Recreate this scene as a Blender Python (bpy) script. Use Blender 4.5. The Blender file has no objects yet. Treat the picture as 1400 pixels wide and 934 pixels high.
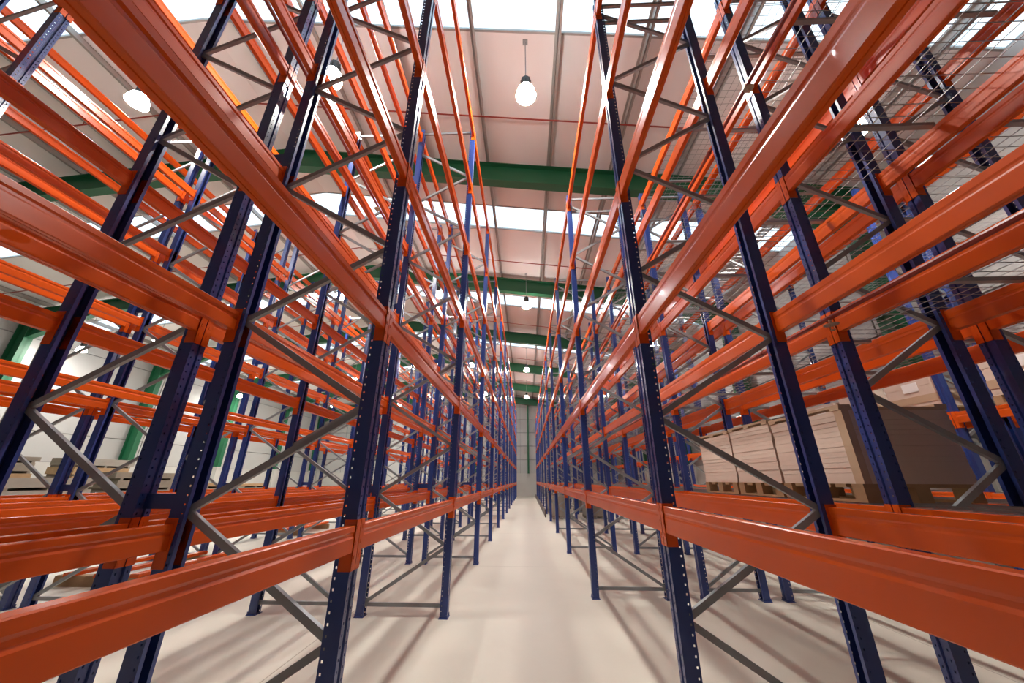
import bpy, math, random
from mathutils import Matrix, Vector
random.seed(7)
scene = bpy.context.scene
COL = scene.collection

# ------------------------------------------------------------------ camera
F_PX, PITCH, YAW, ROLL, CAM_H = 487.5, 0.370, 0.040, 0.004, 1.515
cd = bpy.data.cameras.new('camera')
cd.sensor_fit = 'HORIZONTAL'; cd.sensor_width = 36.0
cd.lens = F_PX / 1400 * 36.0
cd.clip_start = 0.02; cd.clip_end = 300
cam = bpy.data.objects.new('camera', cd); COL.objects.link(cam)
fwd = Vector((-math.sin(YAW)*math.cos(PITCH), math.cos(YAW)*math.cos(PITCH), math.sin(PITCH)))
r0 = Vector((math.cos(YAW), math.sin(YAW), 0)); u0 = r0.cross(fwd)
rt = r0*math.cos(ROLL) + u0*math.sin(ROLL); up = u0*math.cos(ROLL) - r0*math.sin(ROLL)
cam.matrix_world = Matrix(((rt.x, up.x, -fwd.x, 0), (rt.y, up.y, -fwd.y, 0), (rt.z, up.z, -fwd.z, CAM_H), (0, 0, 0, 1)))
scene.camera = cam

# ------------------------------------------------------------------ world, exposure
w = bpy.data.worlds.new('overcast_sky'); scene.world = w; w.use_nodes = True
bg = w.node_tree.nodes['Background']
bg.inputs[0].default_value = (0.80, 0.91, 1.0, 1); bg.inputs[1].default_value = 2.0
scene.view_settings.view_transform = 'Standard'; scene.view_settings.look = 'None'
scene.view_settings.gamma = 1.0; scene.view_settings.use_curve_mapping = False
scene.view_settings.exposure = 0.20
LAMP_STRENGTH = 800.0
SHADE_STRENGTH = 60.0
scene.cycles.use_denoising = True
scene.cycles.max_bounces = 8
scene.cycles.diffuse_bounces = 4
scene.cycles.transparent_max_bounces = 12
scene.cycles.sample_clamp_indirect = 6.0

# ------------------------------------------------------------------ materials
def mat(name, col, rough=0.5, metal=0.0, noise=0.0, nscale=6.0, spec=0.5, col2=None, bump=0.0, bscale=40.0, coat=0.0):
    m = bpy.data.materials.new(name); m.use_nodes = True
    nt = m.node_tree; b = nt.nodes['Principled BSDF']
    b.inputs['Base Color'].default_value = (*col, 1)
    b.inputs['Roughness'].default_value = rough
    b.inputs['Metallic'].default_value = metal
    b.inputs['Specular IOR Level'].default_value = spec
    b.inputs['Coat Weight'].default_value = coat
    tc = nt.nodes.new('ShaderNodeTexCoord')
    if noise > 0 or col2:
        n = nt.nodes.new('ShaderNodeTexNoise'); n.inputs['Scale'].default_value = nscale; n.inputs['Detail'].default_value = 4
        nt.links.new(tc.outputs['Object'], n.inputs['Vector'])
        mx = nt.nodes.new('ShaderNodeMix'); mx.data_type = 'RGBA'
        c2 = col2 if col2 else tuple(c*(1-noise) for c in col)
        mx.inputs[6].default_value = (*col, 1); mx.inputs[7].default_value = (*c2, 1)
        nt.links.new(n.outputs['Fac'], mx.inputs[0]); nt.links.new(mx.outputs[2], b.inputs['Base Color'])
    if bump > 0:
        n2 = nt.nodes.new('ShaderNodeTexNoise'); n2.inputs['Scale'].default_value = bscale
        nt.links.new(tc.outputs['Object'], n2.inputs['Vector'])
        bp = nt.nodes.new('ShaderNodeBump'); bp.inputs['Strength'].default_value = bump; bp.inputs['Distance'].default_value = 0.01
        nt.links.new(n2.outputs['Fac'], bp.inputs['Height']); nt.links.new(bp.outputs['Normal'], b.inputs['Normal'])
    return m
M = {}
M['orange'] = mat('orange_paint', (0.75, 0.108, 0.007), 0.26, noise=0.16, nscale=3, coat=0.08, spec=0.38)
M['blue'] = mat('blue_paint', (0.024, 0.054, 0.235), 0.28, noise=0.2, nscale=4, coat=0.2)
M['galv'] = mat('galvanised_steel', (0.33, 0.36, 0.375), 0.38, 0.15, noise=0.3, nscale=9)
M['wire'] = mat('galvanised_wire', (0.34, 0.34, 0.34), 0.4, 0.5)
M['green'] = mat('green_steel', (0.012, 0.125, 0.052), 0.45, noise=0.15, nscale=1)
M['purlin'] = mat('purlin_steel', (0.36, 0.35, 0.33), 0.5, 0.3)
M['roof'] = mat('roof_sheet', (0.82, 0.80, 0.79), 0.6, noise=0.05, nscale=0.4)
M['clad'] = mat('wall_cladding', (0.42, 0.415, 0.40), 0.55, noise=0.06, nscale=0.5)
M['clad_back'] = mat('cladding_joint', (0.22, 0.23, 0.22), 0.6)
M['dado'] = mat('concrete_dado', (0.50, 0.485, 0.45), 0.8, noise=0.12, nscale=1.5)
M['redpipe'] = mat('red_pipe', (0.28, 0.035, 0.022), 0.4)
M['wood'] = mat('pallet_wood', (0.48, 0.31, 0.16), 0.75, noise=0.4, nscale=7, bump=0.2)
M['greywood'] = mat('weathered_wood', (0.30, 0.26, 0.205), 0.8, noise=0.35, nscale=5, bump=0.2)
M['card'] = mat('cardboard_sheet', (0.70, 0.57, 0.47), 0.75, noise=0.12, nscale=4)
M['card2'] = mat('cardboard_edge', (0.56, 0.40, 0.26), 0.75, noise=0.2, nscale=5)
M['sheetgrey'] = mat('grey_sheet', (0.34, 0.31, 0.265), 0.75, noise=0.2, nscale=4)
M['label'] = mat('white_label', (0.85, 0.85, 0.83), 0.5)
M['black'] = mat('dark_housing', (0.03, 0.03, 0.03), 0.5)
M['refl'] = mat('lamp_reflector', (0.80, 0.80, 0.78), 0.3)
M['rail'] = mat('dark_rail', (0.10, 0.075, 0.075), 0.5)
M['brass'] = mat('brass_head', (0.62, 0.52, 0.36), 0.35, 0.7)
em = bpy.data.materials.new('lamp_glow'); em.use_nodes = True
nb = em.node_tree.nodes['Principled BSDF']
nb.inputs['Base Color'].default_value = (0.9, 0.9, 0.9, 1)
nb.inputs['Emission Color'].default_value = (1.0, 0.96, 0.90, 1); nb.inputs['Emission Strength'].default_value = LAMP_STRENGTH
M['glow'] = em
em2 = em.copy(); em2.name = 'glowing_acrylic_shade'
em2.node_tree.nodes['Principled BSDF'].inputs['Emission Strength'].default_value = SHADE_STRENGTH
M['shade'] = em2
# translucent rooflight sheet
pm = bpy.data.materials.new('rooflight_sheet'); pm.use_nodes = True
nt = pm.node_tree; nt.nodes.clear()
o_ = nt.nodes.new('ShaderNodeOutputMaterial'); mx = nt.nodes.new('ShaderNodeMixShader'); tr = nt.nodes.new('ShaderNodeBsdfTransparent'); tl = nt.nodes.new('ShaderNodeBsdfTranslucent')
tr.inputs[0].default_value = (0.88, 0.93, 0.96, 1); tl.inputs[0].default_value = (0.85, 0.9, 0.92, 1); mx.inputs[0].default_value = 0.25
nt.links.new(tr.outputs[0], mx.inputs[1]); nt.links.new(tl.outputs[0], mx.inputs[2]); nt.links.new(mx.outputs[0], o_.inputs[0])
M['pane'] = pm
# floor: pale power-floated concrete with saw-cut joints
fm = bpy.data.materials.new('concrete_floor'); fm.use_nodes = True
nt = fm.node_tree; b = nt.nodes['Principled BSDF']
tc = nt.nodes.new('ShaderNodeTexCoord')
n1 = nt.nodes.new('ShaderNodeTexNoise'); n1.inputs['Scale'].default_value = 0.9; n1.inputs['Detail'].default_value = 8; n1.inputs['Roughness'].default_value = 0.65
n2 = nt.nodes.new('ShaderNodeTexNoise'); n2.inputs['Scale'].default_value = 22; n2.inputs['Detail'].default_value = 4
br = nt.nodes.new('ShaderNodeTexBrick'); br.offset = 0.0
br.inputs['Scale'].default_value = 1.0; br.inputs['Mortar Size'].default_value = 0.006; br.inputs['Brick Width'].default_value = 6.1; br.inputs['Row Height'].default_value = 4.4
for s in ('Color1', 'Color2'): br.inputs[s].default_value = (1, 1, 1, 1)
br.inputs['Mortar'].default_value = (0.55, 0.52, 0.48, 1)
for n in (n1, n2): nt.links.new(tc.outputs['Object'], n.inputs['Vector'])
mpg = nt.nodes.new('ShaderNodeMapping'); mpg.inputs['Location'].default_value = (2.14, 1.05, 0)
nt.links.new(tc.outputs['Object'], mpg.inputs['Vector']); nt.links.new(mpg.outputs[0], br.inputs['Vector'])
cr = nt.nodes.new('ShaderNodeMix'); cr.data_type = 'RGBA'
cr.inputs[6].default_value = (0.54, 0.512, 0.43, 1); cr.inputs[7].default_value = (0.66, 0.628, 0.54, 1)
nt.links.new(n1.outputs['Fac'], cr.inputs[0])
c3 = nt.nodes.new('ShaderNodeMix'); c3.data_type = 'RGBA'; c3.blend_type = 'MULTIPLY'; c3.inputs[0].default_value = 1
nt.links.new(cr.outputs[2], c3.inputs[6]); nt.links.new(br.outputs['Color'], c3.inputs[7]); nt.links.new(c3.outputs[2], b.inputs['Base Color'])
rr = nt.nodes.new('ShaderNodeMapRange'); rr.inputs[3].default_value = 0.38; rr.inputs[4].default_value = 0.62
nt.links.new(n1.outputs['Fac'], rr.inputs[0]); nt.links.new(rr.outputs[0], b.inputs['Roughness'])
bp = nt.nodes.new('ShaderNodeBump'); bp.inputs['Strength'].default_value = 0.06; bp.inputs['Distance'].default_value = 0.01
nt.links.new(n2.outputs['Fac'], bp.inputs['Height']); nt.links.new(bp.outputs['Normal'], b.inputs['Normal'])
M['floor'] = fm

# ------------------------------------------------------------------ helpers
class MB:
    def __init__(s): s.v = []; s.f = []
    def box(s, x0, x1, y0, y1, z0, z1):
        b = len(s.v)
        s.v += [(x0,y0,z0),(x1,y0,z0),(x1,y1,z0),(x0,y1,z0),(x0,y0,z1),(x1,y0,z1),(x1,y1,z1),(x0,y1,z1)]
        s.f += [tuple(b+i for i in q) for q in ((0,3,2,1),(4,5,6,7),(0,1,5,4),(1,2,6,5),(2,3,7,6),(3,0,4,7))]
        return s
    def hexa(s, pts):        # 8 corners, bottom four then top four
        b = len(s.v); s.v += [tuple(p) for p in pts]
        s.f += [tuple(b+i for i in q) for q in ((0,3,2,1),(4,5,6,7),(0,1,5,4),(1,2,6,5),(2,3,7,6),(3,0,4,7))]
        return s
    def prism(s, poly, axis, a, c):    # extrude a 2-D outline along an axis
        b = len(s.v); n = len(poly)
        def P(p, t): return {'x': (t, p[0], p[1]), 'y': (p[0], t, p[1]), 'z': (p[0], p[1], t)}[axis]
        s.v += [P(p, a) for p in poly] + [P(p, c) for p in poly]
        for i in range(n): s.f.append((b+i, b+(i+1) % n, b+n+(i+1) % n, b+n+i))
        s.f.append(tuple(b+i for i in reversed(range(n)))); s.f.append(tuple(b+n+i for i in range(n)))
        return s
    def lathe(s, prof, n=16, cx=0, cy=0):
        b = len(s.v); k = len(prof)
        for r, z in prof:
            for i in range(n):
                a = 2*math.pi*i/n; s.v.append((cx+r*math.cos(a), cy+r*math.sin(a), z))
        for j in range(k-1):
            for i in range(n):
                s.f.append((b+j*n+i, b+j*n+(i+1) % n, b+(j+1)*n+(i+1) % n, b+(j+1)*n+i))
        return s
    def tube(s, p, q, r, n=8):
        p = Vector(p); q = Vector(q); d = (q-p).normalized()
        a = d.orthogonal().normalized(); c = d.cross(a); b = len(s.v)
        for e in (p, q):
            for i in range(n):
                t = 2*math.pi*i/n; s.v.append(tuple(e+a*(r*math.cos(t))+c*(r*math.sin(t))))
        for i in range(n): s.f.append((b+i, b+(i+1) % n, b+n+(i+1) % n, b+n+i))
        s.f.append(tuple(b+i for i in reversed(range(n)))); s.f.append(tuple(b+n+i for i in range(n)))
        return s
    def mesh(s, name, m, smooth=False):
        me = bpy.data.meshes.new(name); me.from_pydata(s.v, [], s.f); me.materials.append(M[m])
        if smooth:
            for p in me.polygons: p.use_smooth = True
        me.update(); return me
def obj(name, me, parent=None, loc=(0,0,0), rot=(0,0,0)):
    o = bpy.data.objects.new(name, me); COL.objects.link(o)
    o.location = loc; o.rotation_euler = rot
    if parent: o.parent = parent
    return o
def tag(o, label, cat, group=None):
    o['label'] = label; o['category'] = cat
    if group: o['group'] = group
    return o
def thing(name, label, cat, loc=(0,0,0), rz=0, group=None):
    return tag(obj(name, None, None, loc, (0,0,rz)), label, cat, group)
ORD = ('first', 'second', 'third', 'fourth', 'fifth', 'sixth', 'seventh', 'eighth', 'ninth', 'tenth')
def struct(o): o['kind'] = 'structure'; return o

# ------------------------------------------------------------------ building shell
X0, X1, Y0, Y1 = -22.2, 8.6, -9.5, 38.3
RIDGE, APEX, SL = -6.8, 9.85, 0.13            # rafter underside
def zr(x): return APEX - SL*abs(x-RIDGE)
SHEET = 0.84                                   # roof sheet above the rafter underside
def zs(x): return zr(x) + SHEET
RAFT_Y = [-4.6 + 6.05*k for k in range(8)]     # ... 1.45, 7.5, 13.55, ... 37.75
struct(obj('floor', MB().box(X0-.3, X1+.3, Y0-.3, Y1+.3, -.2, 0).mesh('floor', 'floor')))
sky = [(y+1.80, y+2.93) for y in RAFT_Y[1:-1]]
ceil = MB(); ya = Y0-.3
def slab(mb, xa, xb, y0, y1, t=.06):
    mb.hexa([(xa,y0,zs(xa)),(xb,y0,zs(xb)),(xb,y1,zs(xb)),(xa,y1,zs(xa)),(xa,y0,zs(xa)+t),(xb,y0,zs(xb)+t),(xb,y1,zs(xb)+t),(xa,y1,zs(xa)+t)])
for (s0, s1) in sky + [(Y1+.3, None)]:
    for xa, xb in ((X0-.3, RIDGE), (RIDGE, X1+.3)): slab(ceil, xa, xb, ya, s0)
    ya = s1
ceiling = struct(obj('ceiling', ceil.mesh('ceiling', 'roof')))
px = [.70 + 1.69*i for i in range(-14, 6)]
px = sorted(x for x in px if X0+.1 < x < X1-.1)
for x in px:
    z = zs(x)
    m = MB().box(-.006, .006, Y0, Y1, -.19, -.01).box(-.006, .055, Y0, Y1, -.19, -.178).box(-.055, .006, Y0, Y1, -.02, -.008)
    obj('purlin', m.mesh('purlin', 'purlin'), ceiling, (x, 0, z))
edges = [X0-.3] + px + [X1+.3]
for k, (s0, s1) in enumerate(sky):
    wroot = struct(obj('window_%d' % (k+1), None, None, (0, (s0+s1)/2, 0)))
    wroot['label'] = 'bright translucent rooflight strip running across the roof'
    hw = (s1-s0)/2
    for a, c in zip(edges[:-1], edges[1:]):
        segs = [(a, RIDGE), (RIDGE, c)] if a < RIDGE < c else [(a, c)]
        for xa, xb in segs:
            m = MB()
            slab(m, xa+.012, xb-.012, -hw-.04, hw+.04, .004)
            obj('pane', m.mesh('pane', 'pane'), wroot, (0, 0, .03))
    for yy in (-hw, hw):
        m = MB()
        for xa, xb in ((X0-.3, RIDGE), (RIDGE, X1+.3)):
            m.hexa([(xa,yy-.02,zs(xa)-.015),(xb,yy-.02,zs(xb)-.015),(xb,yy+.02,zs(xb)-.015),(xa,yy+.02,zs(xa)-.015),
                    (xa,yy-.02,zs(xa)+.05),(xb,yy-.02,zs(xb)+.05),(xb,yy+.02,zs(xb)+.05),(xa,yy+.02,zs(xa)+.05)])
        obj('window_frame', m.mesh('window_frame', 'purlin'), wroot)
# side and end walls: concrete dado with cladding panels above
DADO = 2.2
def side_wall(name, x, s):      # s = +1 : room is on the +x side
    h = zs(x)
    root = struct(obj(name, MB().box(min(x,x-s*.12), max(x,x-s*.12), Y0-.3, Y1+.3, 0, h+.05).mesh(name, 'clad_back')))
    obj('concrete_dado', MB().box(min(x,x+s*.1), max(x,x+s*.1), Y0, Y1, 0, DADO).mesh('concrete_dado', 'dado'), root)
    n = 5; ph = (h-DADO)/n
    pw = 6.05; me = MB().box(min(0,s*.05), max(0,s*.05), .02, pw-.02, .02, ph-.02).mesh('cladding_panel', 'clad')
    for i in range(n):
        for j in range(8):
            obj('cladding_panel', me, root, (x, Y0 + j*pw - .3, DADO+i*ph))
    return root
side_wall('wall_left', X0, 1); side_wall('wall_right', X1, -1)
def end_wall(name, y, s):
    poly = [(X0-.2, 0), (X1+.2, 0), (X1+.2, zs(X1)+.05), (RIDGE, zs(RIDGE)+.05), (X0-.2, zs(X0)+.05)]
    root = struct(obj(name, MB().prism(poly, 'y', min(y,y-s*.15), max(y,y-s*.15)).mesh(name, 'clad_back')))
    obj('concrete_dado', MB().box(X0, X1, min(y,y+s*.1), max(y,y+s*.1), 0, 2.12).mesh('concrete_dado', 'dado'), root)
    ph = 1.34; nx = 10; pw = (X1-X0)/nx
    for i in range(7):
        za = 2.12+i*ph
        for j in range(nx):
            xa = X0+j*pw+.015; xb = xa+pw-.03
            if za+.1 > min(zs(xa), zs(xb)): continue
            ta = min(za+ph-.07, zs(xa)); tb = min(za+ph-.07, zs(xb))
            y_0, y_1 = min(y,y+s*.05), max(y,y+s*.05)
            m = MB().hexa([(xa,y_0,za),(xb,y_0,za),(xb,y_1,za),(xa,y_1,za),(xa,y_0,ta),(xb,y_0,tb),(xb,y_1,tb),(xa,y_1,ta)])
            obj('cladding_panel', m.mesh('cladding_panel', 'clad'), root)
    return root
we = end_wall('wall_far', Y1, -1); end_wall('wall_near', Y0, 1)
for x in (-16.5, -11.6, -5.2, .18, 5.4):       # gable posts on the far wall
    m = MB().box(x-.09, x+.09, Y1-.25, Y1-.235, 2.1, zr(x)).box(x-.09, x+.09, Y1-.07, Y1-.05, 2.1, zr(x)).box(x-.008, x+.008, Y1-.25, Y1-.05, 2.1, zr(x))
    obj('gable_post', m.mesh('gable_post', 'green'), we)
# green steel portal frames
for ki, y in enumerate(RAFT_Y):
    root = thing('portal_frame', 'green steel portal frame under the roof, %s from the far wall' % ORD[len(RAFT_Y)-1-ki], 'steel frame', (0, y, 0), 0, 'green portal frames along the building')
    for xe, s in ((X0+.12, 1), (X1-.12, -1)):
        xo, xi = xe, xe+s*.55
        def seg(mb, xa, xb, w, z0, z1): mb.box(min(xa,xb), max(xa,xb), -w/2, w/2, z0, z1)
        m = MB(); zt = zr(xe)+.6
        seg(m, xo, xo+s*.025, .30, 2.28, zt); seg(m, xi-s*.025, xi, .30, 2.28, zr(xi)); seg(m, xo, xi, .016, 2.28, zr(xi))
        obj('column', m.mesh('column', 'green'), root)
        m = MB(); seg(m, xo-s*.02, xi+s*.04, .42, 0, 2.28); seg(m, xo-s*.02, xi+s*.06, .46, 2.20, 2.26); obj('column_plinth', m.mesh('column_plinth', 'dado'), root)
        m = MB(); xr = RIDGE
        for z0, z1, wd in ((0, .025, .26), (.025, .60, .016), (.60, .625, .26)):
            pts = []
            for zz in (z0, z1):
                for (xx, yy) in ((xo, -wd/2), (xr, -wd/2), (xr, wd/2), (xo, wd/2)): pts.append((xx, yy, zr(xx)+zz))
            if s < 0: pts = [pts[i] for i in (1,0,3,2,5,4,7,6)]
            m.hexa(pts)
        obj('rafter', m.mesh('rafter', 'green'), root)
        xh = xi+s*2.6
        m = MB()
        pts = [(xi,-.012,zr(xi)-.75),(xi,.012,zr(xi)-.75),(xh,.012,zr(xh)-.01),(xh,-.012,zr(xh)-.01),(xi,-.012,zr(xi)+.02),(xi,.012,zr(xi)+.02),(xh,.012,zr(xh)+.02),(xh,-.012,zr(xh)+.02)]
        m.hexa(pts)
        pts = [(xi,-.12,zr(xi)-.77),(xi,.12,zr(xi)-.77),(xh,.12,zr(xh)-.03),(xh,-.12,zr(xh)-.03),(xi,-.12,zr(xi)-.745),(xi,.12,zr(xi)-.745),(xh,.12,zr(xh)-.005),(xh,-.12,zr(xh)-.005)]
        m.hexa(pts)
        obj('haunch', m.mesh('haunch', 'green'), root)
# red sprinkler mains under the purlins
for ki, y in enumerate([r+4.55 for r in RAFT_Y[1:-1]]):
    m = MB()
    for xa, xb in ((X0+.3, RIDGE), (RIDGE, X1-.3)): m.tube((xa,0,zs(xa)-.28), (xb,0,zs(xb)-.28), .018)
    for x in px[::2]: m.box(x-.006, x+.006, -.006, .006, zs(x)-.28, zs(x)-.15)
    tag(obj('roof_sprinkler_pipe', m.mesh('roof_sprinkler_pipe', 'redpipe'), None, (0, y, 0)),
        'thin red sprinkler pipe crossing under the roof, %s from the far wall' % ORD[5-ki], 'pipe', 'sprinkler pipes under the roof')

# ------------------------------------------------------------------ pallet racking
PW, PD = .10, .09          # upright: web width, depth
def upright_mesh(H):
    # open section with punched slots; web faces -x
    xb, xf = PD/2, -PD/2
    P = [(xb,.026),(xb,.05),(.033,.05),(.024,.05),(xf,.05),(xf,.036),(xf,.027),(xf,.016),(xf+.010,.011),
         (xf+.010,-.011),(xf,-.016),(xf,-.027),(xf,-.036),(xf,-.05),(.024,-.05),(.033,-.05),(xb,-.05),(xb,-.026)]
    holes = {2, 5, 11, 14}
    zz = []; z = .0
    n = int(H/.05)
    for i in range(n): zz += [i*.05, i*.05+.019, i*.05+.031]
    zz.append(n*.05)
    if H - n*.05 > .002: zz.append(H)
    k = len(P); v = []; f = []
    for z in zz: v += [(x, y, z) for x, y in P]
    for j in range(len(zz)-1):
        hole_row = (j % 3 == 1) and j < 3*n
        for i in range(k-1):
            if hole_row and i in holes: continue
            f.append((j*k+i, j*k+i+1, (j+1)*k+i+1, (j+1)*k+i))
    me = bpy.data.meshes.new('upright'); me.from_pydata(v, [], f); me.materials.append(M['blue']); me.update(); return me
def beam_profile(H):
    a, h = .025, H/2
    d = .006 if H < .15 else .0025
    g = .16*H
    front = [(-a, -h+.004), (-a, g-.016), (-a+d, g-.006), (-a+d, g+.006), (-a, g+.016), (-a, h-.004), (-a+.004, h)]
    back = [(a-.004, h), (a, h-.004), (a, g+.016), (a-d, g+.006), (a-d, g-.006), (a, g-.016), (a, -h+.004), (a-.004, -h)]
    bot = [(.003, -h), (.0015, -h+.004), (-.0015, -h+.004), (-.003, -h), (-a+.004, -h)]
    return front + back + bot
def conn_geo(mb, yend, s, ch):
    # s=+1: connector on the +y end. plate against the upright's side, hook leg over its web
    ya, yb = (yend-.004, yend) if s > 0 else (yend, yend+.004)
    mb.box(-.030, .040, ya, yb, -ch*.62, ch*.38)
    yc, ye = (yend-.004, yend+.046) if s > 0 else (yend-.046, yend+.004)
    mb.box(-.030, -.0255, yc, ye, -ch*.62, ch*.38)
    for zz in (-.4, -.12, .18): 
        ym = (yend+.02)*1 if s > 0 else yend-.02
        mb.box(-.0325, -.029, ym-.008, ym+.008, zz*ch, zz*ch+.02)
class Kit:
    def __init__(s, pitch, H, bh, depth, dz, ch):
        s.L = pitch-PW; s.pitch = pitch; s.H = H; s.bh = bh; s.ch = ch; s.depth = depth; s.dz = dz
        s.up = upright_mesh(H)
        s.beam = MB().prism(beam_profile(bh), 'y', -s.L/2, s.L/2).mesh('beam', 'orange')
        mb = MB().prism(beam_profile(bh), 'y', -s.L/2, s.L/2); conn_geo(mb, s.L/2, 1, ch); conn_geo(mb, -s.L/2, -1, ch)
        s.beam_c = mb.mesh('beam', 'orange')
        mb = MB(); conn_geo(mb, 0, 1, ch); s.c1 = mb.mesh('connector', 'orange')
        mb = MB(); conn_geo(mb, 0, -1, ch); s.c0 = mb.mesh('connector', 'orange')
        c = [(-.020,-.014),(.020,-.014),(.020,.014),(.017,.014),(.017,-.011),(-.017,-.011),(-.017,.014),(-.020,.014)]   # channel (z,y)
        dx = depth-.03
        def chan(length):
            return MB().prism([(y, z) for z, y in c], 'x', -length/2, length/2).mesh('brace', 'galv')
        s.hor = chan(dx); s.diag = chan(math.hypot(dx, dz)); s.ang = math.atan2(dz, dx)
        s.foot = MB().box(-.055, .055, -.068, .068, 0, .008).box(-.05, -.03, -.060, -.05, .008, .04).box(-.05, -.03, .05, .060, .008, .04).mesh('base_plate', 'blue')
def add_rack(label, kit, xa, xb, y1, k0, k1, levels, zig0, near_bays, group=None, decks=None, deck_me=None, hors=(.12,)):
    """xa: post line whose web faces -x; xb: post line whose web faces +x; frames k0..k1"""
    root = thing('pallet_rack', label, 'pallet rack', (xa, y1+kit.pitch*(k0-1), 0), 0, group)
    D = xb-xa
    for k in range(k0, k1+1):
        y = kit.pitch*(k-k0)
        for x, r in ((0, 0), (D, math.pi)):
            u = obj('upright', kit.up, root, (x, y, 0), (0, 0, r))
            obj('base_plate', kit.foot, u)
        for z in list(hors) + [kit.H-.07]:
            obj('brace', kit.hor, root, (D/2, y, z))
        z = .13; s = zig0
        while z + kit.dz < kit.H-.05:
            obj('brace', kit.diag, root, (D/2, y, z+kit.dz/2), (0, -s*kit.ang, 0)); z += kit.dz; s = -s
        if k == k1: break
        for z in levels:
            for x, r in ((0, 0), (D, math.pi)):
                xc = (-PD/2+.025) if r == 0 else (PD/2-.025)
                near = k-k0 < near_bays
                b_ = obj('beam', kit.beam if near else kit.beam_c, root, (x+xc, y+kit.pitch/2, z), (0, 0, r))
                if near:
                    obj('connector', kit.c1, b_, (0, kit.L/2, 0)); obj('connector', kit.c0, b_, (0, -kit.L/2, 0))
            if decks and z in decks:
                obj('mesh_deck', deck_me, root, (D/2, y+kit.pitch/2, z+kit.bh/2))
    return root
def deck_mesh(L, D):
    m = MB(); r = .0022
    n = int(D/.1)
    for i in range(n+1):
        x = -D/2 + D*i/n; m.box(x-r, x+r, -L/2, L/2, .0, 2*r)
    n = int(L/.1)
    for i in range(n+1):
        y = -L/2 + L*i/n; m.box(-D/2, D/2, y-r, y+r, 2*r, 4*r)
    for y in (-L/3, 0, L/3): m.box(-D/2+.04, D/2-.04, y-.02, y+.02, -.03, -.001)
    return m.mesh('mesh_deck', 'wire')
LP, RP = 2.83, 3.243
LY, RY = 2.221, 2.642
kL = Kit(LP, 7.98, .135, 1.0, .604, .25)
kR = Kit(RP, 7.02, .160, 1.0, .604, .25)
kRs = Kit(RP, 7.02, .160, .79, .50, .25); kRs.up = kR.up; kRs.beam = kR.beam; kRs.beam_c = kR.beam_c; kRs.c0 = kR.c0; kRs.c1 = kR.c1
LEV_L = [1.21 + 1.32*i for i in range(6)]
LEV_D = [1.28, 2.44, 3.85, 5.25, 6.70]
LEV_R = [1.28 + 1.37*i for i in range(5)]
add_rack('tall blue and orange pallet rack with six beam levels lining the clear central aisle', kL, -1.99, -.99, LY, 0, 13, LEV_L, 1, 6)
add_rack('six-level blue and orange pallet rack backing onto the tall rack of the central aisle', kL, -3.29, -2.295, LY, 0, 13, LEV_L, -1, 6)
add_rack('six-level empty pallet rack one aisle away from the central aisle, beams lying beneath it', kL, -6.17, -5.17, LY, 0, 13, LEV_L, 1, 4)
add_rack('six-level empty pallet rack with open floor and stacked boards between it and the white wall', kL, -7.45, -6.45, LY, 0, 13, LEV_L, -1, 4)
dk = deck_mesh(RP-.02, .80)
add_rack('five-level pallet rack without decks lining the central aisle, shorter than the six-level one opposite', kR, .928, 1.928, RY, 0, 11, LEV_R, -1, 6, hors=(.12, 6.62))
RB = add_rack('five-level pallet rack with wire mesh decks carrying stacks of beige sheets on pallets', kRs, 2.418, 3.204, RY, 0, 11, LEV_R, 1, 5, None, LEV_R, dk)
add_rack('empty five-level pallet rack with wire mesh decks, backing onto the one with sheet stacks', kRs, 3.514, 4.30, RY, 0, 11, LEV_R, -1, 4, None, LEV_R, dk)
add_rack('five-level pallet rack with cardboard boxes on its second level beside the building wall', kRs, 6.70, 7.486, RY, 0, 11, LEV_D, 1, 3, None, LEV_D, dk)
# blue row spacers between back-to-back racks
ORD14 = ORD + ('eleventh', 'twelfth', 'thirteenth', 'last')
def spacers(x0, x1, y1, pitch, ks, zs_, label):
    me = MB().box(x0-.005-((x0+x1)/2), x1+.005-((x0+x1)/2), -.003, .003, -.042, .042).box(x0-((x0+x1)/2), x1-((x0+x1)/2), -.003, .022, .037, .042).box(x0-((x0+x1)/2), x1-((x0+x1)/2), -.003, .022, -.042, -.037).mesh('row_spacer', 'blue')
    for k in ks:
        for z, hz in zip(zs_, ('low', 'middle', 'high')):
            tag(obj('row_spacer', me, None, ((x0+x1)/2, y1+pitch*(k-1), z)), '%s blue spacer plate %s, %s upright pair from far wall' % (hz, label, ORD14[13-k]), 'spacer', 'blue spacer plates ' + label)
spacers(-2.25, -2.035, LY, LP, range(0, 8), (1.39, 4.1, 6.8), 'behind central-aisle rack')
spacers(-6.405, -6.215, LY, LP, range(0, 5), (1.39, 4.1), 'in empty rack pair')

# in-rack sprinkler pipes with heads
def rack_pipe(x, z, y0, y1, heads, label, hl):
    m = MB().tube((0, y0, 0), (0, y1, 0), .017, 8)
    y = y0+1
    while y < y1: m.tube((0, y-.04, 0), (0, y+.04, 0), .024, 8); y += 3
    root = thing('rack_sprinkler_pipe', label, 'pipe', (x, 0, z))
    obj('pipe', m.mesh('pipe', 'redpipe'), root)
    mb = MB().tube((0,0,-.005), (0,0,-.05), .010).lathe([(.0, -.05), (.045, -.052), (.045, -.048), (.0, -.046)], 14).tube((.012,0,-.05), (.012,0,-.09), .003, 5).tube((-.012,0,-.05), (-.012,0,-.09), .003, 5).lathe([(0,-.088),(.016,-.090),(.016,-.094),(0,-.096)], 10)
    me = mb.mesh('sprinkler_head', 'brass')
    for hy in heads: obj('sprinkler_head', me, root, (0, hy, 0))
hl = [1.26 + 2.83*i for i in range(8)]
hr = [2.40 + 3.243*i for i in range(6)]
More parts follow.
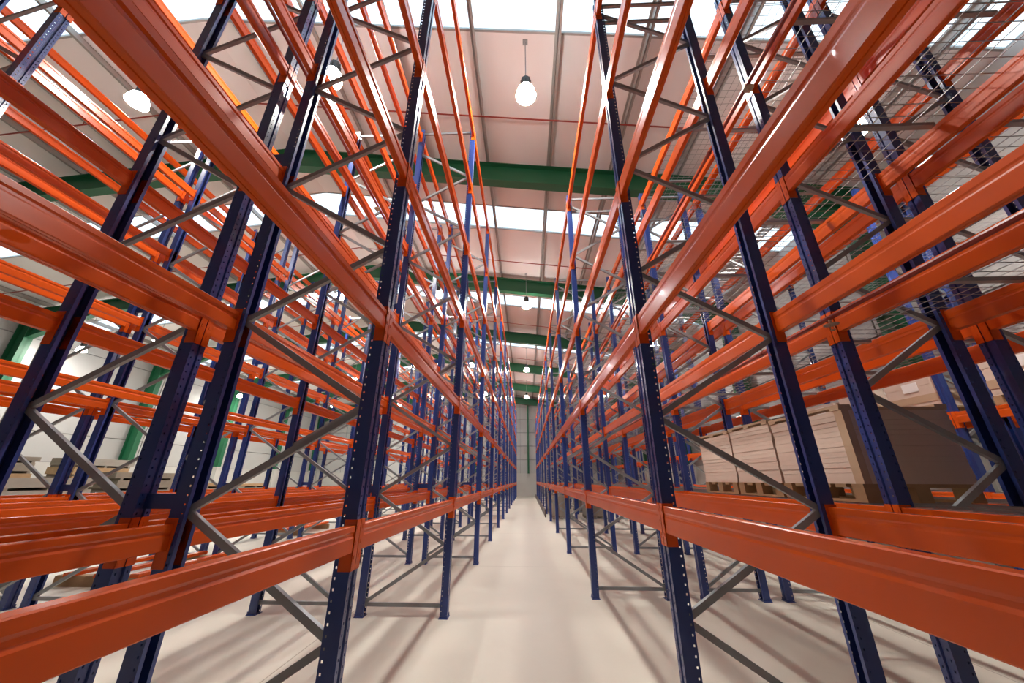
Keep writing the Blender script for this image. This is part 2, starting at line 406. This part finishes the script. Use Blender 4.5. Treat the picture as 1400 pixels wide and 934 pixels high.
rack_pipe(-2.145, 2.62, -.8, 36, hl, 'red sprinkler pipe between the back-to-back six-level racks at the second beam level', '')
rack_pipe(-2.145, 5.26, -.8, 36, hl, 'red sprinkler pipe between the back-to-back six-level racks at the fourth beam level', '')
rack_pipe(2.17, 2.60, -.8, 36, hr, 'red sprinkler pipe between deckless and mesh-decked rack at the second beam level', '')
rack_pipe(2.17, 5.08, -.8, 36, hr, 'red sprinkler pipe between deckless and mesh-decked rack below the fourth beam level', '')

# ------------------------------------------------------------------ high-bay lamps
def lamp_meshes():
    hous = MB().lathe([(0,.46),(.07,.46),(.09,.43),(.09,.25),(.11,.22),(.11,.20),(0,.20)], 16)
    for i in range(8):
        a = i*math.pi/4; c, s = math.cos(a), math.sin(a)
        hous.tube((.095*c,.095*s,.25), (.095*c,.095*s,.42), .008, 4)
    refl = MB().lathe([(.10,.215),(.125,.19),(.16,.10),(.18,.0),(.188,-.005),(.184,.0),(.164,.10),(.13,.185),(.10,.205)], 20)
    glow = MB().lathe([(0,-.05),(.08,-.040),(.14,-.015),(.170,.012),(0,.014)], 20)
    return hous.mesh('housing', 'black', True), refl.mesh('shade', 'shade', True), glow.mesh('lens', 'glow', True)
LH, LR, LG = lamp_meshes()
def lamp(x, y, z, label, group):
    t = thing('high_bay_lamp', label, 'lamp', (x, y, z), 0, group)
    obj('housing', LH, t); obj('shade', LR, t); obj('lens', LG, t)
    top = zs(x)-z
    obj('hanger', MB().tube((0,0,.45), (0,0,top), .010, 6).box(-.05, .05, -.05, .05, top-.02, top).mesh('hanger', 'galv'), t)
for lx, lz, ys, lab in (
        (.06, 8.2, (4.55, 13.3, 22.6, 30.9), 'bell-shaped high-bay lamp above the central aisle'),
        (-3.6, 8.55, (4.35, 12.9, 22.6, 31.0), 'high-bay lamp between the two six-level rack pairs'),
        (-7.75, 8.55, (4.65, 12.9, 23.0, 32.6), 'high-bay lamp just beyond the empty rack pair'),
        (-12.3, 8.2, (24.4, 34.0), 'high-bay lamp over open floor midway to white wall'),
        (-16.6, 7.3, (14.4, 20.4, 30.0), 'high-bay lamp hung low over the stacked boards'),
        (-20.6, 7.0, (14.8, 24.6), 'high-bay lamp hung beside white wall and green columns'),
        (5.5, 6.9, (4.45, 14.5, 24.4), 'high-bay lamp over aisle between mesh-decked racks')):
    for ki, y in enumerate(ys): lamp(lx, y, lz, lab + ', %s from the far wall' % ORD[len(ys)-1-ki], lab + 's')

# ------------------------------------------------------------------ pallets and loads
def pallet(x, y, z, label, L=.8, W=.8, wood='wood', group=None):
    """L along y, W along x"""
    t = thing('wooden_pallet', label, 'pallet', (x, y, z), 0, group)
    bl = MB().box(-.05, .05, -.05, .05, .018, .10).mesh('block', wood)
    for bx in (-W/2+.05, 0, W/2-.05):
        for by in (-L/2+.05, 0, L/2-.05): obj('block', bl, t, (bx, by, 0))
    run = MB().box(-.05, .05, -L/2, L/2, 0, .018).mesh('bottom_board', wood)
    for bx in (-W/2+.05, 0, W/2-.05): obj('bottom_board', run, t, (bx, 0, 0))
    dkb = MB().box(-W/2, W/2, -.05, .05, .10, .125).mesh('deck_board', wood)
    n = max(3, int(L/.13))
    for i in range(n): obj('deck_board', dkb, t, (0, -L/2+.05+(L-.1)*i/(n-1), 0))
    return t
def sheet_stack(x, y, z, L, W, Ht, label, ms='card', n=9, lid=True, group=None, batten=False):
    t = thing('sheet_stack', label, 'stack', (x, y, z), 0, group)
    hh = (Ht-(.03 if lid else 0))/n
    for i in range(n):
        j = random.uniform(-.004, .004)
        me = MB().box(-W/2+.004, W/2-.004, -L/2+.004, L/2-.004, 0, hh-.002).box(-W/2+.010, W/2-.010, -L/2+.010, L/2-.010, hh-.002, hh).mesh('sheet', ms)
        obj('sheet', me, t, (j, random.uniform(-.004, .004), i*hh))
    if lid:
        lidm = MB()
        for yy in (-L/2+.05, 0, L/2-.05): lidm.box(-W/2-.01, W/2+.01, yy-.045, yy+.045, Ht-.03, Ht-.008)
        lidm.box(-W/2-.01, -W/2+.08, -L/2, L/2, Ht-.01, Ht+.01).box(W/2-.08, W/2+.01, -L/2, L/2, Ht-.01, Ht+.01)
        obj('top_frame', lidm.mesh('top_frame', 'card2'), t)
        if batten: obj('edge_batten', MB().box(-W/2-.004, -W/2+.05, -L/2-.004, -L/2+.07, 0, Ht-.03).mesh('edge_batten', 'card2'), t)
    return t
DT = LEV_R[0]+.08+.012
specs = [(2.83, 3.69, .56, 'right beside a blue upright'), (3.71, 4.45, .58, 'between its neighbours on the mesh deck'), (4.47, 5.26, .57, 'farthest from the tan corner batten')]
for a, c, hh, ws in specs:
    pallet(2.80, (a+c)/2, DT, 'low wooden pallet under a beige sheet stack ' + ws, c-a-.02, .80)
    sheet_stack(2.80, (a+c)/2, DT+.125, c-a-.005, .78, hh, 'stack of beige boards on a pallet ' + ws, batten=(a < 3), n=14)
# cardboard boxes on the second level of the rack by the wall
def box_thing(x, y, z, L, W, Ht, label):
    t = thing('cardboard_box', label, 'box', (x, y, z))
    obj('carton', MB().box(-W/2, W/2, -L/2, L/2, 0, Ht).box(-W/2-.003, W/2+.003, -L/2-.003, L/2+.003, Ht-.12, Ht).mesh('carton', 'card'), t)
    obj('tape_band', MB().box(-W/2-.006, W/2+.006, -L/2-.006, L/2+.006, .10, .22).mesh('tape_band', 'card2'), t)
    obj('paper_label', MB().box(-W/2-.010, -W/2-.004, -.16, .10, Ht-.20, Ht-.05).mesh('paper_label', 'label'), t)
    obj('paper_label', MB().box(-.20, .06, -L/2-.010, -L/2-.004, Ht-.21, Ht-.05).mesh('paper_label', 'label'), t)
D2 = LEV_D[1]+.08+.012
for i, (yc, hh, ws) in enumerate(((4.9, .52, 'alone in its bay'), (6.40, .50, 'right beside the upright'), (7.45, .62, 'tallest of the row'), (8.45, .46, 'lowest of the row'))):
    pallet(7.09, yc, D2, 'wooden pallet on the second rack level under the cardboard box ' + ws, .86, .78)
    box_thing(7.09, yc, D2+.125, .84, .76, hh, 'cardboard box with white label on rack by the wall, ' + ws)
# grey loads standing on the floor under the far part of the deckless rack
for i, (x, y) in enumerate(((1.43, 17.0), (2.82, 17.1), (2.82, 20.3), (1.43, 20.2))):
    wsx = ('beneath the deckless rack, beside another load', 'beneath mesh decks, beside another load', 'beneath mesh decks, beside a second load', 'beneath the deckless rack, beside a second load')[i]
    pallet(x, y, 0, 'wooden pallet on the floor ' + wsx, 1.1, .74, 'greywood')
    sheet_stack(x, y, .125, 1.08, .72, .75, 'grey-brown sheet stack on a floor pallet ' + wsx, 'sheetgrey', 6, False)
# low dark guide rail along the foot of the right-hand rack
m = MB().box(-.02, .02, 17.2, 35.2, .02, .30)
g = thing('guide_rail', 'low dark steel guard rail on the floor along the foot of the deckless rack', 'rail', (.80, 0, 0))
obj('rail', m.mesh('rail', 'rail'), g)
fm_ = MB().box(-.03, .03, -.03, .03, 0, .31).mesh('post', 'rail')
for k in range(7): obj('post', fm_, g, (.0, 17.25+2.98*k, 0))
# spare beams lying flat on timber bearers under the empty rack pair: short plain-ended beams, as in the photograph
SPL = 1.86
spare_me = MB().prism(beam_profile(.135), 'y', -SPL/2, SPL/2).mesh('beam', 'orange')
plate_me = MB().box(-.025, .025, -.004, .004, -.0675, .0675).mesh('end_plate', 'orange')
def beam_bundle(xs, y, x0, x1, label_tail, short):
    for yy, t_ in ((y-.78, 'under one end'), (y+.78, 'under the other end')):
        tag(obj('timber_bearer', MB().box(x0, x1, -.06, .06, 0, .135).box(x0+.015, x1-.015, -.05, .05, .135, .145).mesh('timber_bearer', 'wood'), None, (0, yy, 0)), 'wooden bearer on the floor ' + t_ + ' of spare beams ' + short, 'timber')
    for k, x in enumerate(xs):
        t = thing('spare_beam', 'loose orange rack beam lying flat on wooden bearers ' + label_tail, 'beam', (x, y+(.02, -.02, .01)[k], .145+.0248), 0, 'spare beams ' + label_tail)
        t.rotation_euler = (0, math.pi/2, 0)
        obj('beam', spare_me, t); obj('end_plate', plate_me, t, (0, SPL/2, 0)); obj('end_plate', plate_me, t, (0, -SPL/2, 0))
beam_bundle((-6.85, -6.33, -5.80), 6.86, -7.12, -5.62, 'beneath the empty rack one aisle away', 'one aisle away')
beam_bundle((-7.15, -6.92, -6.70), 12.12, -7.34, -6.54, 'beneath the rack nearest the white wall', 'near the wall')
# packs of boards on the open floor in front of the white wall
def board_pack(x, y, L, W, Ht, label, group):
    t = thing('board_pack', label, 'stack', (x, y, 0), 0, group)
    z = 0; k = 0
    while z < Ht-.1:
        bh = MB().box(-.05, .05, -L/2, L/2, 0, .08).mesh('bearer', 'greywood')
        bh2 = MB().box(-W/2, W/2, -.05, .05, 0, .08).mesh('bearer', 'greywood')
        for yy in (-L/2+.2, 0, L/2-.2): obj('bearer', bh2, t, (0, yy, z))
        z += .08
        hh = random.choice((.14, .2, .28))
        j = random.uniform(-.06, .06); l2 = L/2 - random.uniform(0, .12)
        for q, (xa, xb) in enumerate(((-W/2, -.01), (.01, W/2))):
            obj('board_bundle', MB().box(xa, xb, -l2, l2, 0, hh*.5-.004).box(xa+.006, xb-.006, -l2+.006, l2-.006, hh*.5-.004, hh*.5).box(xa, xb, -l2, l2, hh*.5, hh).mesh('board_bundle', random.choice(('greywood', 'sheetgrey', 'greywood', 'wood'))), t, (random.uniform(-.015,.015), j, z))
        z += hh; k += 1
for k, (x, y, L, W, hh) in enumerate(((-14.2, 5.6, 2.4, 1.2, 1.45), (-14.6, 8.4, 2.4, 1.2, 1.8), (-15.4, 11.4, 2.4, 1.2, 1.55), (-15.6, 14.6, 2.4, 1.2, 1.75), (-16.0, 18.0, 2.4, 1.2, 1.4), (-17.2, 23.0, 2.4, 1.2, 1.2), (-13.0, 22.0, 1.2, 1.0, .6), (-18.4, 8.6, 2.4, 1.2, 2.0), (-18.8, 12.2, 2.4, 1.2, 2.3), (-19.2, 16.0, 2.4, 1.2, 2.1))):
    side = 'in row closer to the racks' if k < 6 else ('low and small, standing alone' if k == 6 else 'in row against the white wall')
    num = '' if k == 6 else (', %s from the far wall' % ORD[5-k if k < 6 else 9-k])
    board_pack(x, y, L, W, hh, 'layered pack of boards ' + side + num, 'board packs ' + side)
